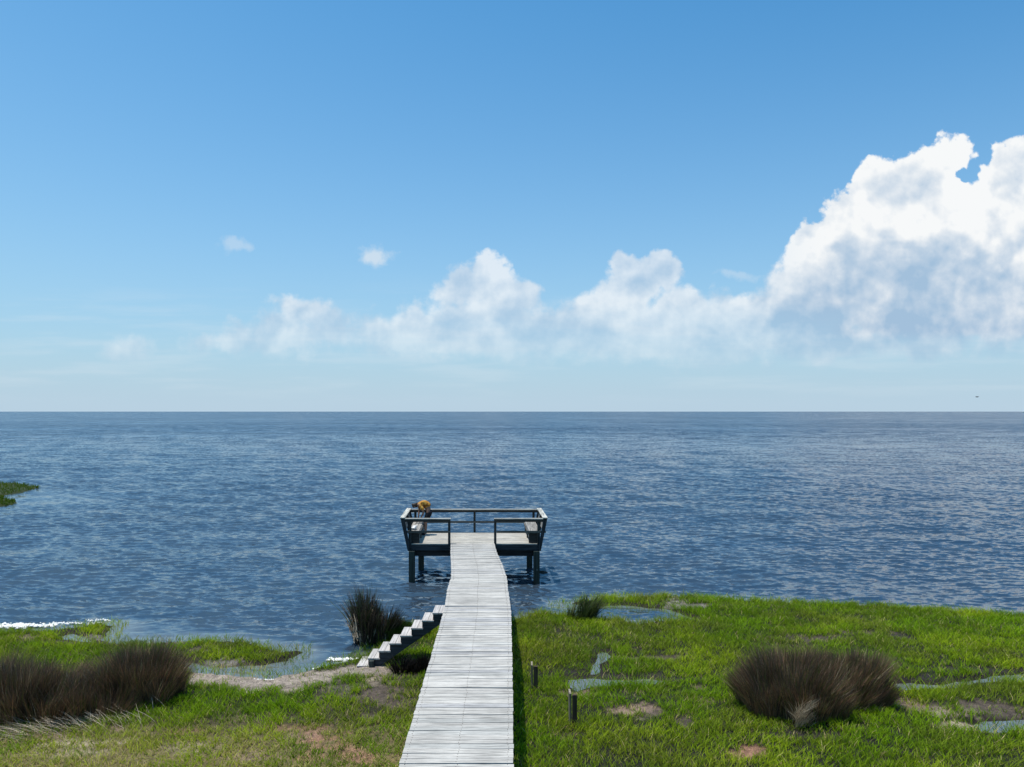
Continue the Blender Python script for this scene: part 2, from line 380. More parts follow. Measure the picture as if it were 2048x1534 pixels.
# ------------------------------------------------------------------ water
def mk_water():
    m, T, b = mat('sound_water', .08, .5)
    b.inputs['IOR'].default_value = 1.95
    tc = T.node('ShaderNodeTexCoord').outputs['Object']
    sp = T.node('ShaderNodeSeparateXYZ'); T.set(sp.inputs[0], tc)
    dist = sp.outputs[1]
    big = T.noise(T.vmath('MULTIPLY', tc, (.35, 1, 1)), .022, 4, .55)
    patch = T.mr(big, .40, .62)
    T.set(b.inputs['Base Color'], T.mix(T.mr(T.noise(tc, .35, 4, .6), .35, .65), (.024, .043, .068, 1), (.036, .053, .072, 1)))
    def layer(scale, sx, rot=0.0, det=2, ro=.5):
        mp = T.node('ShaderNodeMapping'); T.set(mp.inputs[0], tc); mp.inputs['Rotation'].default_value = (0, 0, rot)
        mp.inputs['Scale'].default_value = (sx, 1, 1)
        n = T.node('ShaderNodeTexNoise'); T.set(n.inputs['Vector'], mp.outputs[0]); n.inputs['Scale'].default_value = scale
        n.inputs['Detail'].default_value = det; n.inputs['Roughness'].default_value = ro; return T.vmath('SUBTRACT', n.outputs['Color'], (.5, .5, .5))
    # ripples as slopes added to the wave surface: short steep chop, wind streaks change its strength
    streak = T.noise(T.vmath('MULTIPLY', tc, (.12, 1, 1)), .16, 5, .6)
    k = T.math('MULTIPLY_ADD', T.mr(streak, .3, .7), .55, .55)
    k = T.math('MULTIPLY', k, T.math('MULTIPLY_ADD', patch, -.45, 1.15))
    at = T.node('ShaderNodeAttribute', attribute_name='Col').outputs['Color']
    sc_ = T.node('ShaderNodeSeparateColor'); T.set(sc_.inputs[0], at)
    k = T.math('MULTIPLY', k, sc_.outputs[0])
    sl_ = T.vmath('ADD', T.vmath('MULTIPLY', layer(6.0, .34, .10, 4, .62), (1.1, 2.5, 0)), T.vmath('MULTIPLY', layer(.35, .35, -.05, 3, .55), (.3, .62, 0)))
    slv = T.vmath('SCALE', sl_); T.set(slv.node.inputs['Scale'], k)
    bias = T.math('MULTIPLY_ADD', T.mr(dist, 60, 260), .24, .02)
    bias = T.math('MULTIPLY', T.math('MULTIPLY', bias, k), -1.0)       # normals tilted to the camera side, so far water reflects darker sky
    cb = T.node('ShaderNodeCombineXYZ'); T.set(cb.inputs[1], bias)
    slv = T.vmath('ADD', slv, cb.outputs[0])
    slv = T.vmath('MINIMUM', T.vmath('MAXIMUM', slv, (-.35, -.46, 0)), (.35, .35, 0))
    geo = T.node('ShaderNodeNewGeometry').outputs['Normal']
    pool_sheen = T.node('ShaderNodeMix', data_type='RGBA'); T.set(pool_sheen.inputs[0], T.mr(sc_.outputs[0], .45, .08)); pool_sheen.inputs[7].default_value = (.13, .14, .13, 1)  # calm pools: pale reflected sky put into the base colour
    T.set(pool_sheen.inputs[6], b.inputs['Base Color'].links[0].from_socket); T.set(b.inputs['Base Color'], pool_sheen.outputs[2])
    nn = T.vmath('ADD', geo, slv); ns = T.node('ShaderNodeSeparateXYZ'); T.set(ns.inputs[0], nn)
    sc2 = T.vmath('SCALE', nn); T.set(sc2.node.inputs['Scale'], T.math('DIVIDE', 1.0, T.math('MAXIMUM', ns.outputs[2], .3)))
    T.set(b.inputs['Normal'], T.vmath('NORMALIZE', T.vmath('MINIMUM', T.vmath('MAXIMUM', sc2, (-.42, -.50, 0)), (.42, .50, 1))))
    # rows get longer with distance, columns widen with distance
    ys = [-30, -15, 0, 6, 9, 11]; y = 11.5; d = .055
    while y < 60000:
        ys.append(y); d = max(.055, (y-60)*.0024+.055 if y > 60 else .055, (y-400)*.02 if y > 400 else 0); y += d
    ys = np.array(ys+[62000.])
    tx = np.linspace(-1, 1, 1150); tx = np.sign(tx)*(np.abs(tx)*.78+.22*np.abs(tx)**4)
    W = np.where(ys < 16, 24.0, 24+(ys-16)*1.25); W[ys < 11.2] = 60; W[-1] = 90000
    X = tx[None, :]*W[:, None]; Y = np.repeat(ys[:, None], len(tx), 1)
    X = X.ravel(); Y = Y.ravel(); nx = len(tx); ny = len(ys)
    i = np.arange(nx*ny).reshape(ny, nx)
    q = np.stack([i[:-1, :-1], i[:-1, 1:], i[1:, 1:], i[1:, :-1]], -1).reshape(-1, 4)
    amp = np.ones(len(X)); P = np.stack([X, Y], 1)
    m1 = (Y < 30) & (Y > 8)
    s = land_sd(P[m1]); a = np.clip(-s/1.3, .16, 1); a[s > 0] = .05
    # enclosed pools and the inlet stay calm
    for pq in POOLS: a = a*(1-.9*sstep(-.6, 0., sdist(P[m1], pq)))
    inlet = gnd([(200,1236),(260,1230),(520,1262),(640,1285),(700,1310),(560,1360),(330,1340),(190,1290)])
    a = a*(1-.60*sstep(-.6, .8, sdist(P[m1], inlet)))
    amp[m1] = a
    m2 = (Y > 35) & (Y < 75) & (X < -20)
    lee = np.clip(1-.62*np.exp(-((X[m2]+36)/9)**2)*sstep(60, 53, Y[m2])*sstep(33, 45, Y[m2]), .3, 1)
    amp[m2] = lee
    z = np.zeros(len(X)); r2 = np.random.default_rng(3)
    fade_base = amp*sstep(700, 90, Y)
    gust = .65+.7*fbm(X, Y, .11, 3, 2.)
    near_idx = Y < 700; Xn = X[near_idx]; Yn = Y[near_idx]; zn = np.zeros(len(Xn))
    for k in range(46):
        lam = .20*(4.4**(r2.random())) if k < 36 else 3+3*r2.random()
        th = math.radians(92)+r2.normal()*.42; kk = 2*math.pi/lam
        A = .0080*lam**.95/1.0*(1.0 if k < 36 else .5)
        ph = r2.random()*6.28
        wv = np.sin(kk*(Xn*math.cos(th)+Yn*math.sin(th))+ph+.6*np.sin(.23*Xn+.31*Yn+k))
        zn += A*wv*sstep(250*lam, 60*lam, Yn)
    z[near_idx] = zn*fade_base[near_idx]*gust[near_idx]
    z -= .004
    col = np.repeat(np.clip(amp, .06, 1)[:, None], 3, 1)
    o = mesh_np('water', np.stack([X, Y, z], 1), q.ravel(), np.full(len(q), 4), m, col=col, smooth=True)
    tag(o, kind='structure')
mk_water()

# ------------------------------------------------------------------ blades and stalks
def leaf_mat(name, transl=.35, rough=.55, spec=.25):
    m, T, b = mat(name, rough, spec)
    at = T.node('ShaderNodeAttribute', attribute_name='Col').outputs['Color']
    T.set(b.inputs['Base Color'], at)
    tr = T.node('ShaderNodeBsdfTranslucent'); T.set(tr.inputs[0], at)
    mx = T.node('ShaderNodeMixShader'); mx.inputs[0].default_value = transl
    T.l.new(b.outputs[0], mx.inputs[1]); T.l.new(tr.outputs[0], mx.inputs[2])
    T.l.new(mx.outputs[0], T.n['Material Output'].inputs[0]); return m
M_GRASS = leaf_mat('grass_blade', .42, .6, .12); M_RUSH = leaf_mat('rush_stalk', .12, .6)

def blades(name, P, z, h, w, lean, col, m, r, parent=None, segs=2, tipw=.15, curl=.5):
    """P (n,2) roots; lean (n,2) horizontal offset of the tip; col (n,3)"""
    n = len(P); yaw = r.random(n)*math.pi*2; sx = np.cos(yaw)*w*.5; sy = np.sin(yaw)*w*.5
    rows = []
    for k in range(segs+1):
        t = k/segs; bend = t**(1+curl*1.6)
        cx = P[:, 0]+lean[:, 0]*bend; cy = P[:, 1]+lean[:, 1]*bend; cz = z+h*(t-.12*t*t*np.clip(np.hypot(lean[:, 0], lean[:, 1])/np.maximum(h, .01), 0, 2))
        ww = 1 if k < segs else tipw
        rows.append(np.stack([cx-sx*ww, cy-sy*ww, cz], 1)); rows.append(np.stack([cx+sx*ww, cy+sy*ww, cz], 1))
    V = np.stack(rows, 1).reshape(-1, 3); per = 2*(segs+1)
    base = (np.arange(n)*per)[:, None]
    fs = [base+np.array([2*k, 2*k+1, 2*k+3, 2*k+2]) for k in range(segs)]
    idx = np.stack(fs, 1).reshape(-1)
    C = np.repeat(col, per, axis=0)
    return mesh_np(name, V, idx, np.full(n*segs, 4), m, parent, col=C)

def mk_grass():
    r = np.random.default_rng(21)
    N = 900000
    # more roots nearer, over a fan a little wider than the picture
    Y = 9.3+(25.6-9.3)*r.random(N); X = (r.random(N)*2-1)*(.76*Y+1.8)
    keep = r.random(N) < (Y/25.6)**.8*.82; X = X[keep]; Y = Y[keep]
    P = np.stack([X, Y], 1); s = land_sd(P); w, _ = bare_fields(P)
    tuft = fbm(X, Y, 3.2, 3, 6.); fine = fbm(X, Y, 1.1, 4, 12.)
    dens = sstep(-.05, .12, s)*(1-.95*w)*(.55+.75*sstep(.3, .6, tuft))
    holes = fbm(X, Y, 5.5, 3, 61.); dens = dens*np.where((X > 0)|((s < .7) & (Y > 17)), sstep(.12, .32, holes), sstep(.22, .40, holes))
    fringe = (s > -.50) & (s <= 0) & (r.random(len(X)) < .13)
    k = (r.random(len(X)) < dens) | fringe
    X, Y, s, w, tuft, fine = (a[k] for a in (X, Y, s, w, tuft, fine)); P = np.stack([X, Y], 1); n = len(X)
    z = np.maximum(ground_z(P, s)-.02, -.04)
    left = X < -1.6
    h = np.where(X > 0, .92, 1.0)*(.08+.12*tuft)*(.7+.6*r.random(n))*(1-.5*w)
    h = np.where(s < 0, .13+.12*r.random(n), h)
    edge = sstep(.9, .1, s)*(s > -.1); h *= 1+.25*edge*(~left)
    drystrip = left & (Y < 13.9); h[drystrip] *= .8
    la = r.random(n)*6.283; patchx = (fbm(X, Y, .8, 3, 30.)-.5)*.5; patchy = (fbm(X, Y, .8, 3, 40.)-.5)*.5
    lean = np.stack([np.cos(la)*h*.7+patchx*h, np.sin(la)*h*.7+patchy*h-.05*h], 1)
    green = np.array([.20, .33, .008]); lime = np.array([.38, .46, .018]); dark = np.array([.085, .16, .007]); dry = np.array([.52, .42, .17]); olive = np.array([.17, .18, .03])
    a = sstep(.34, .66, fbm(X, Y, .45, 3, 50.)+.25*(r.random(n)-.5)); bq = sstep(.42, .70, fine+.3*(r.random(n)-.5))
    c = green+(lime-green)*(a*.75)[:, None]; c = c+(dark-c)*(bq*.55)[:, None]
    ol = sstep(.45, .7, fbm(X, Y, .9, 4, 70.)+.25*(r.random(n)-.5)); c = c+(olive-c)*(ol*.5)[:, None]
    # taller tufts beside the walkway are duller
    dryp = .035+.05*sstep(.5, .75, fbm(X, Y, 2.3, 3, 90.))+.42*sstep(14.6, 12.2, Y)*left*sstep(.36, .60, fbm(X, Y, 1.7, 4, 33.))+.25*w
    isdry = r.random(n) < dryp
    c[isdry] = dry*(.6+.7*r.random((isdry.sum(), 1)))
    fg = (sstep(14.6, 12.4, Y)*left*sstep(.35, .6, fbm(X, Y, 1.3, 3, 81.)))[:, None]; c[~isdry] = (c+(np.array([.46, .47, .06])-c)*fg*.7)[~isdry]
    c = c*(.50+.90*r.random((n, 1)))*1.12
    wid = .010+.005*r.random(n)
    o = blades('marsh_grass', P, z, h, wid, lean, c, M_GRASS, r)
    tag(o, 'bright green salt marsh grass covering both sides of the boardwalk', 'grass', kind='stuff')
    # longer, paler stems standing above the turf
    for isl, nm, kk in ((ISLES[0], 'grass on the farther of two low islets at the left edge of the water', 26000), (ISLES[1], 'grass on the nearer and smaller of two low islets at the left edge', 16000)):
        a = np.array(isl); lo = a.min(0); hi = a.max(0); lo[0] = max(lo[0], -.8*hi[1]-6)
        Q = lo+(hi-lo)*r.random((kk*2, 2)); s = sdist(Q, isl)+(fbm(Q[:, 0], Q[:, 1], .9, 4)-.5)*.9; Q = Q[s > .05]; n = len(Q)
        h = .14+.12*r.random(n); la = r.random(n)*6.283
        c = np.array([.075, .14, .008])*(.6+.7*r.random((n, 1)))+np.array([.05, .02, 0])*(r.random((n, 1))**2)
        o = blades('islet_grass', Q, np.full(n, .05), h, np.full(n, .045), np.stack([np.cos(la)*h*.4, np.sin(la)*h*.4], 1), c, M_GRASS, r)
        tag(o, nm, 'grass', kind='stuff')
mk_grass()

def clump(name, label, cat, ells, n, hgt, cols, seed, wid=.0062, spread=.42, group=None, straw=0, straw_at=None, straw_part='dry_straw', lean0=(0, 0)):
    """rush tussock: stalks rooted in ellipses (cx, cy, rx, ry, height factor), fanning outwards"""
    r = np.random.default_rng(seed); ar = np.array([e[2]*e[3] for e in ells]); pick = r.choice(len(ells), n, p=ar/ar.sum())
    E = np.array(ells)[pick]; t = r.random(n)*6.283; q = np.sqrt(r.random(n))
    q = q*(1+.12*np.sin(3*t+seed)+.08*np.sin(7*t))
    ox = np.cos(t)*q; oy = np.sin(t)*q; P = np.stack([E[:, 0]+ox*E[:, 2]*.86, E[:, 1]+oy*E[:, 3]*.86], 1)
    top = 1-.38*q**2.2; bump = .72+.5*fbm(P[:, 0], P[:, 1], 1.7, 3, seed*1.3)
    h = hgt*E[:, 4]*top*bump*(.62+.45*r.random(n)**.6)
    # sub-tufts: neighbouring stalks share height, lean and colour; thin ones leave gaps
    cell = np.floor(P[:, 0]*5.2+.8*fbm(P[:, 0], P[:, 1], 3, 2, 2.)).astype(int)*131+np.floor(P[:, 1]*5.2).astype(int)*17
    hr = np.random.default_rng(seed+99).random((4096, 5)); ck = hr[cell % 4096]
    h = h*(.80+.34*ck[:, 0]); drop = (ck[:, 4] < .22) & (r.random(n) < .6); h[drop] *= .45
    out = (ck[:, 1:3]-.5)*h[:, None]*.45+np.stack([ox, oy], 1)*spread*h[:, None]*.9+r.normal(size=(n, 2))*h[:, None]*.13+np.array(lean0)*h[:, None]
    ci = r.random(n); C = np.array([c for c, _ in cols]); wts = np.array([k for _, k in cols]); C = C[r.choice(len(cols), n, p=wts/wts.sum())]*(.65+.7*r.random((n, 1)))*(.6+.8*ck[:, 3:4])
    root = empty(name, (np.average([e[0] for e in ells], weights=ar), np.average([e[1] for e in ells], weights=ar), .05))
    z = np.full(n, .03)
    blades('stalks', P, z, h, wid*(.8+.5*r.random(n)), out, C, M_RUSH, r, root, segs=3, tipw=.3, curl=.35)
    if straw:
      for st in straw_at:
        k = max(12, straw//len(straw_at)); S = np.array([st]*k)
        P = S[:, :2]+r.normal(size=(k, 2))*S[:, 2:4]; hh = S[:, 4]*(.5+.7*r.random(k)); la = S[:, 5]+r.normal(size=k)*.5
        L = np.stack([np.cos(la), np.sin(la)], 1)*(hh*S[:, 6])[:, None]
        C = np.array([.62, .50, .36])*(.45+.8*r.random((k, 1)))
        blades(straw_part, P, .04+r.random(k)*S[:, 7], hh, wid*1.0*(.8+.5*r.random(k)), L, C, M_RUSH, r, root, segs=3, tipw=.3, curl=.2)
    adopt(root); tag(root, label, cat, group)
    return root
BR = [((.175,.112,.070), 5), ((.28,.150,.082), 2.4), ((.10,.12,.025), 2.4), ((.07,.052,.038), 3), ((.42,.32,.21), .4)]
clump('rush_tussock', 'large dark brown rush tussock on the right with pale straw hanging at its front', 'rush plant',
      [(5.72, 14.80, 1.08, 1.05, 1.0), (6.95, 15.25, 1.0, .82, .9)], 24000, 1.26, BR, 4,
      straw=330, straw_at=[(5.48, 13.80, .05, .03, .42, -1.7, .9, .30), (5.60, 13.84, .05, .04, .34, -1.3, .8, .42), (6.6, 14.62, .5, .1, .3, -1.5, .6, .02)])
clump('rush_tussock', 'dark brown rush tussock at the left, nearest the shallow pool and the boardwalk', 'rush plant',
      [(-8.0, 15.35, 1.05, .9, 1.0), (-8.5, 14.6, 1.0, .8, .8)], 19000, 1.08, BR, 9, straw=170, straw_at=[(-8.3, 14.6, .5, .12, .35, 3.0, 1.1, .05)])
clump('rush_tussock', 'wide low dark rush bed cut by the left edge with flattened straw along its front', 'rush plant',
      [(-9.9, 14.45, 1.7, .95, 1.0), (-12.2, 14.5, 1.6, .95, 1.0)], 27000, 1.12, BR, 15, straw=560, straw_at=[(-9.2, 13.55, .5, .12, .30, 3.6, 1.5, .10), (-8.7, 13.75, .5, .14, .3, 3.2, 1.5, .12), (-8.0, 14.0, .4, .1, .28, 3.0, 1.3, .10), (-9.6, 13.35, .4, .08, .25, 3.9, 1.4, .05)])
x0, y0 = G(748, 1284, .03)
clump('dead_shrub', 'tall black dead shrub standing in the water edge left of the stairs', 'shrub',
      [(x0-.22, y0, .34, .30, 1.0), (x0+.20, y0+.05, .36, .28, .80)], 2600, 1.42, [((.06,.048,.038), 5), ((.16,.12,.085), 2), ((.06,.10,.02), 1.5)], 31, wid=.014, spread=.22,
      straw=110, straw_at=[(x0-.22, y0-.25, .2, .05, .5, 1.5, .5, .55), (x0-.3, y0-.28, .1, .05, .5, 2.2, .8, .3)], straw_part='bare_twig', lean0=(.07, 0))
clump('marsh_grass_tuft', 'green grass tuft between the black dead shrub and the stairs', 'grass tuft',
      [(x0+.62, y0+.15, .45, .42, 1.0), (x0+.95, y0+.5, .5, .5, .7)], 5200, .55, [((.06,.13,.008), 4), ((.03,.07,.008), 3), ((.12,.17,.02), 1)], 33, wid=.011, spread=.35)
x1, y1 = G(1166, 1243, .03)
clump('reed_tuft', 'small dark olive reed tuft leaning right beside the shore pool', 'grass tuft',
      [(x1, y1, .20, .22, 1.0), (x1+.2, y1+.15, .22, .25, .75), (x1-.3, y1+.1, .2, .2, .5)], 800, 1.05, [((.05,.075,.015), 4), ((.03,.035,.012), 3), ((.09,.09,.03), 1)], 41, wid=.011, spread=.45, lean0=(.28, 0))
x2, y2 = G(822, 1348, .05)
clump('dead_bush', 'low black tangle of dead twigs under the foot of the stairs', 'shrub',
      [(x2-.25, y2+.05, .22, .16, 1.0), (x2+.05, y2+.12, .15, .2, .7), (x2+.35, y2+.1, .24, .14, .9)], 800, .55, [((.016,.013,.011), 5), ((.035,.026,.02), 1)], 45, wid=.011, spread=.6)

# ------------------------------------------------------------------ foam on the shore
def mk_foam(name, label, spots, seed):
    r = np.random.default_rng(seed); m, T, b = mat(name+'_skin', .6, .3)
    tc = T.node('ShaderNodeTexCoord').outputs['Object']
    T.set(b.inputs['Base Color'], T.mix(T.mr(T.noise(tc, 22, 4, .6), .35, .6), (.52, .48, .42, 1), (.86, .85, .82, 1)))
    V = []; Fc = []; L = []
    for (px, py, rx, ry, k, sz) in spots:
        cx, cy = G(px, py, .02); sx = rx*cy/F; sy = ry*cy*cy/(F*HC)
        for _ in range(k):
            x = cx+r.uniform(-1, 1)*sx; y = cy+r.normal()*sy*.5; a = sz*(.4+r.random()); e = .35+.4*r.random(); n0 = len(V); sg = 8
            zz = .012+.03*r.random(); V.append((x, y, zz+.012)); ph = r.random()*6
            for i in range(sg):
                t = 6.283*i/sg; q = a*(.7+.6*r.random()); V.append((x+math.cos(t)*q, y+math.sin(t)*q*e, zz-.014))
            for i in range(sg): Fc += [n0, n0+1+i, n0+1+(i+1) % sg]; L.append(3)
    o = mesh_np(name, V, Fc, L, m, smooth=True); tag(o, label, 'foam', kind='stuff')
mk_foam('foam', 'white foam washed along the shore at the far left', [(20,1251,42,4.5,260,.042),(70,1250,42,3.0,150,.036),(-60,1253,60,5,300,.045),(150,1246,50,2.0,90,.03),(195,1240,25,1.5,30,.03)], 2)
mk_foam('foam', 'thin white foam scum along the sandy bank near the stairs', [(690,1318,34,2.0,90,.055),(655,1337,26,3,60,.05),(525,1360,28,1.6,60,.05)], 6)

# ------------------------------------------------------------------ timber
def wood_mat(name, rough=.85, streak='x', gain=1.0, dark=.45, bump=.004, fr=26, al=1.1):
    m, T, b = mat(name, rough, .2)
    at = T.node('ShaderNodeAttribute', attribute_name='Col').outputs['Color']
    tc = T.node('ShaderNodeTexCoord').outputs['Object']
    v = {'x': (al, fr, fr), 'y': (fr, al, fr), 'z': (fr, fr, al)}[streak]
    p = T.vmath('MULTIPLY', tc, v)
    n1 = T.noise(p, 1.0, 5, .62, dist=.25); n2 = T.noise(tc, 1.3, 4, .6); n3 = T.noise(T.vmath('MULTIPLY', tc, tuple(q*2.4 for q in v)), 1.0, 2, .5)
    k = T.math('MULTIPLY_ADD', T.mr(n1, .36, .58), 1-dark, dark)
    k = T.math('MULTIPLY', k, T.math('MULTIPLY_ADD', T.mr(n2, .3, .7), .22, .86))
    k = T.math('MULTIPLY', k, T.math('MULTIPLY_ADD', T.mr(n3, .3, .5), .25, .75))
    k = T.math('MULTIPLY', k, gain)
    kk = T.node('ShaderNodeCombineColor'); [T.set(kk.inputs[i], k) for i in range(3)]
    T.set(b.inputs['Base Color'], T.mix(1, at, kk.outputs[0], 'MULTIPLY'))
    bp = T.node('ShaderNodeBump'); bp.inputs['Distance'].default_value = bump; bp.inputs['Strength'].default_value = .8
    T.set(bp.inputs['Height'], n1); T.l.new(bp.outputs[0], b.inputs['Normal'])
    return m
W_DECK = wood_mat('weathered_decking', streak='x', dark=.46, fr=64, al=2.0)
W_TREAD = wood_mat('tread_board', streak='y', dark=.74)
W_Y = wood_mat('weathered_board', streak='y', dark=.45)
W_Z = wood_mat('upright_timber', streak='z', dark=.45)
W_X = wood_mat('cross_timber', streak='x', dark=.45)
DK = (.085, .085, .080); DK2 = (.06, .066, .062); PILE = (.050, .062, .052); CAP = (.55, .52, .45)  # DK, DK2: shade put into the side timber's colour; CAP: sunlit top tone
def shade(c, r, k=.12): f = 1+random.uniform(-k, k); return tuple(v*f for v in c)

EY = [2.0, 9.66, 11.9, 14.4, 17.3, 19.24, 20.7, 22.4, 24.4, 26.0]
EL = [-1.50, -1.523, -1.554, -1.59, -1.634, -1.737, -1.754, -1.90, -2.09, -2.215]
ER = [.035, .02, .0165, 0.0, -.024, -.107, -.15, -.295, -.525, -.64]
xl = lambda y: float(np.interp(y, EY, EL)); xr = lambda y: float(np.interp(y, EY, ER))
DZ = 1.38; SH = .05

def deck_color():
    b = .57+random.uniform(-.055, .05); t = random.random()
    c = (b, b*.93, b*.83)
    if t < .10: c = (b*.84, b*.80, b*.76)
    elif t < .2: c = (b*.9, b*.86, b*.78)
    return c
def mk_boardwalk():
    root = empty('boardwalk', (-.8, 10, .1)); mb = MB(); y = 3.0; p = .1435
    while y < 25.95:
        g = random.choice((.006, .008, .010, .012, .014)) if random.random() < .9 else .020
        y1 = min(y+p-g, 25.96); a = random.uniform(-.004, .004); b2 = random.uniform(-.004, .004)
        wl = wr = 0.0
        if abs(y-12.27) < p/2: wr = .055
        if abs(y-17.50) < p/2: wl = .06
        if abs(y-25.0) < p/2: wl = .02
        zt = DZ+random.uniform(-.0035, .0035)+.012*math.sin(y*.8); tl = random.uniform(-.004, .004)
        e0 = random.uniform(-.007, .007); e1 = random.uniform(-.007, .007)
        x0, x1 = xl(y)+e0, xr(y)+e1
        P = [(x0, y+a, zt-.038+tl), (x1, y+b2, zt-.038-tl), (x1, y1+b2-wr, zt-.038-tl), (x0, y1+a-wl, zt-.038+tl)]
        P += [(q[0], q[1], q[2]+.038) for q in P]
        # taper of a split board: pull only the far edge
        mb.hexa(P, deck_color())
        for nx in (x0+.075, (x0+x1)/2, x1-.075):
            for ny in (y+.035, y+.105):
                q = nx+random.uniform(-.012, .012); mb.box(q-.0045, q+.0045, ny-.0045, ny+.0045, zt-.01, zt+.0055, (.22, .18, .15))
        y += p
    mb.build('deck_boards', W_DECK, root)
    for side in (0, 1, 2):
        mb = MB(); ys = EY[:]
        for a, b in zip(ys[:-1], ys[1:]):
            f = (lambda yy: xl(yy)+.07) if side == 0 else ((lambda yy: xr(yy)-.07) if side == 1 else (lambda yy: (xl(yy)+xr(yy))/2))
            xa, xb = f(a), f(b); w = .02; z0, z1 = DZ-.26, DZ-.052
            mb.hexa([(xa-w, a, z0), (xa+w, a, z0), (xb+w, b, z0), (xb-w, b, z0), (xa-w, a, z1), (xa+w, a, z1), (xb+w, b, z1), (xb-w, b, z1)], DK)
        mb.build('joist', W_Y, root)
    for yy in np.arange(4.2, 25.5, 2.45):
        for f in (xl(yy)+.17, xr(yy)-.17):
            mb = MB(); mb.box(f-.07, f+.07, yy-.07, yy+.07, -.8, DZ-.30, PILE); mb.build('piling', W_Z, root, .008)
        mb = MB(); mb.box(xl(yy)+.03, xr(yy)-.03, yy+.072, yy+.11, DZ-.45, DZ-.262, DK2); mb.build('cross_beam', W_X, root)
    adopt(root); tag(root, 'long pale weathered plank boardwalk running from the foreground out to the deck', 'boardwalk')
mk_boardwalk()

def mk_stairs():
    root = empty('staircase', (-3.2, 17.4, .05)); n = 8; run = .257; rise = (DZ-.03-.09)/7; yf, yr = 17.15, 17.78
    X1 = -1.893
    tops = []
    for i in range(n):
        x0 = X1-run*i; z = DZ-.02-rise*i; tops.append((x0, z))
        mb = MB()
        for k in range(2):
            a = x0+k*.148; b = a+.141
            c = (.52+random.uniform(-.04, .04)); dy = random.uniform(-.012, .012)
            mb.box(a, b if i or not k else a+.13, yf-.03+dy, yr+.03+dy, z-.038, z, (c, c*.92, c*.85))
        mb.build('tread', W_TREAD, root, .003)
    for (ya, yb) in ((yf, yf+.04), (yr-.04, yr)):
        poly = []
        # notched upper edge from the bottom step up
        for i in range(n-1, -1, -1):
            x0, z = tops[i]; zt = z-.040
            poly.append((x0+.012, zt)); poly.append((x0+run+.010, zt))
        poly[-1] = (-1.615, tops[0][1]-.040)
        poly.append((-1.615, .40+.69*(-1.615+2.7))); poly.append((tops[-2][0]+.02, .40+.69*(tops[-2][0]+.02+2.7)-.01)); poly.append((tops[-1][0]+.012, -.02))
        mb = MB(); mb.prism(poly, ya, yb, (.055, .060, .066)); mb.build('stringer', W_X, root)  # shade of the camera-facing side put into the stringer colour
    for yy in (yf-.095, yr+.005):
        mb = MB(); mb.box(-3.39, -3.28, yy, yy+.09, -.4, tops[6][1]-.045, (.075, .085, .075)); mb.build('post', W_Z, root, .006)
    adopt(root); tag(root, 'eight step wooden staircase going down to the marsh on the left of the boardwalk', 'stairs')
mk_stairs()

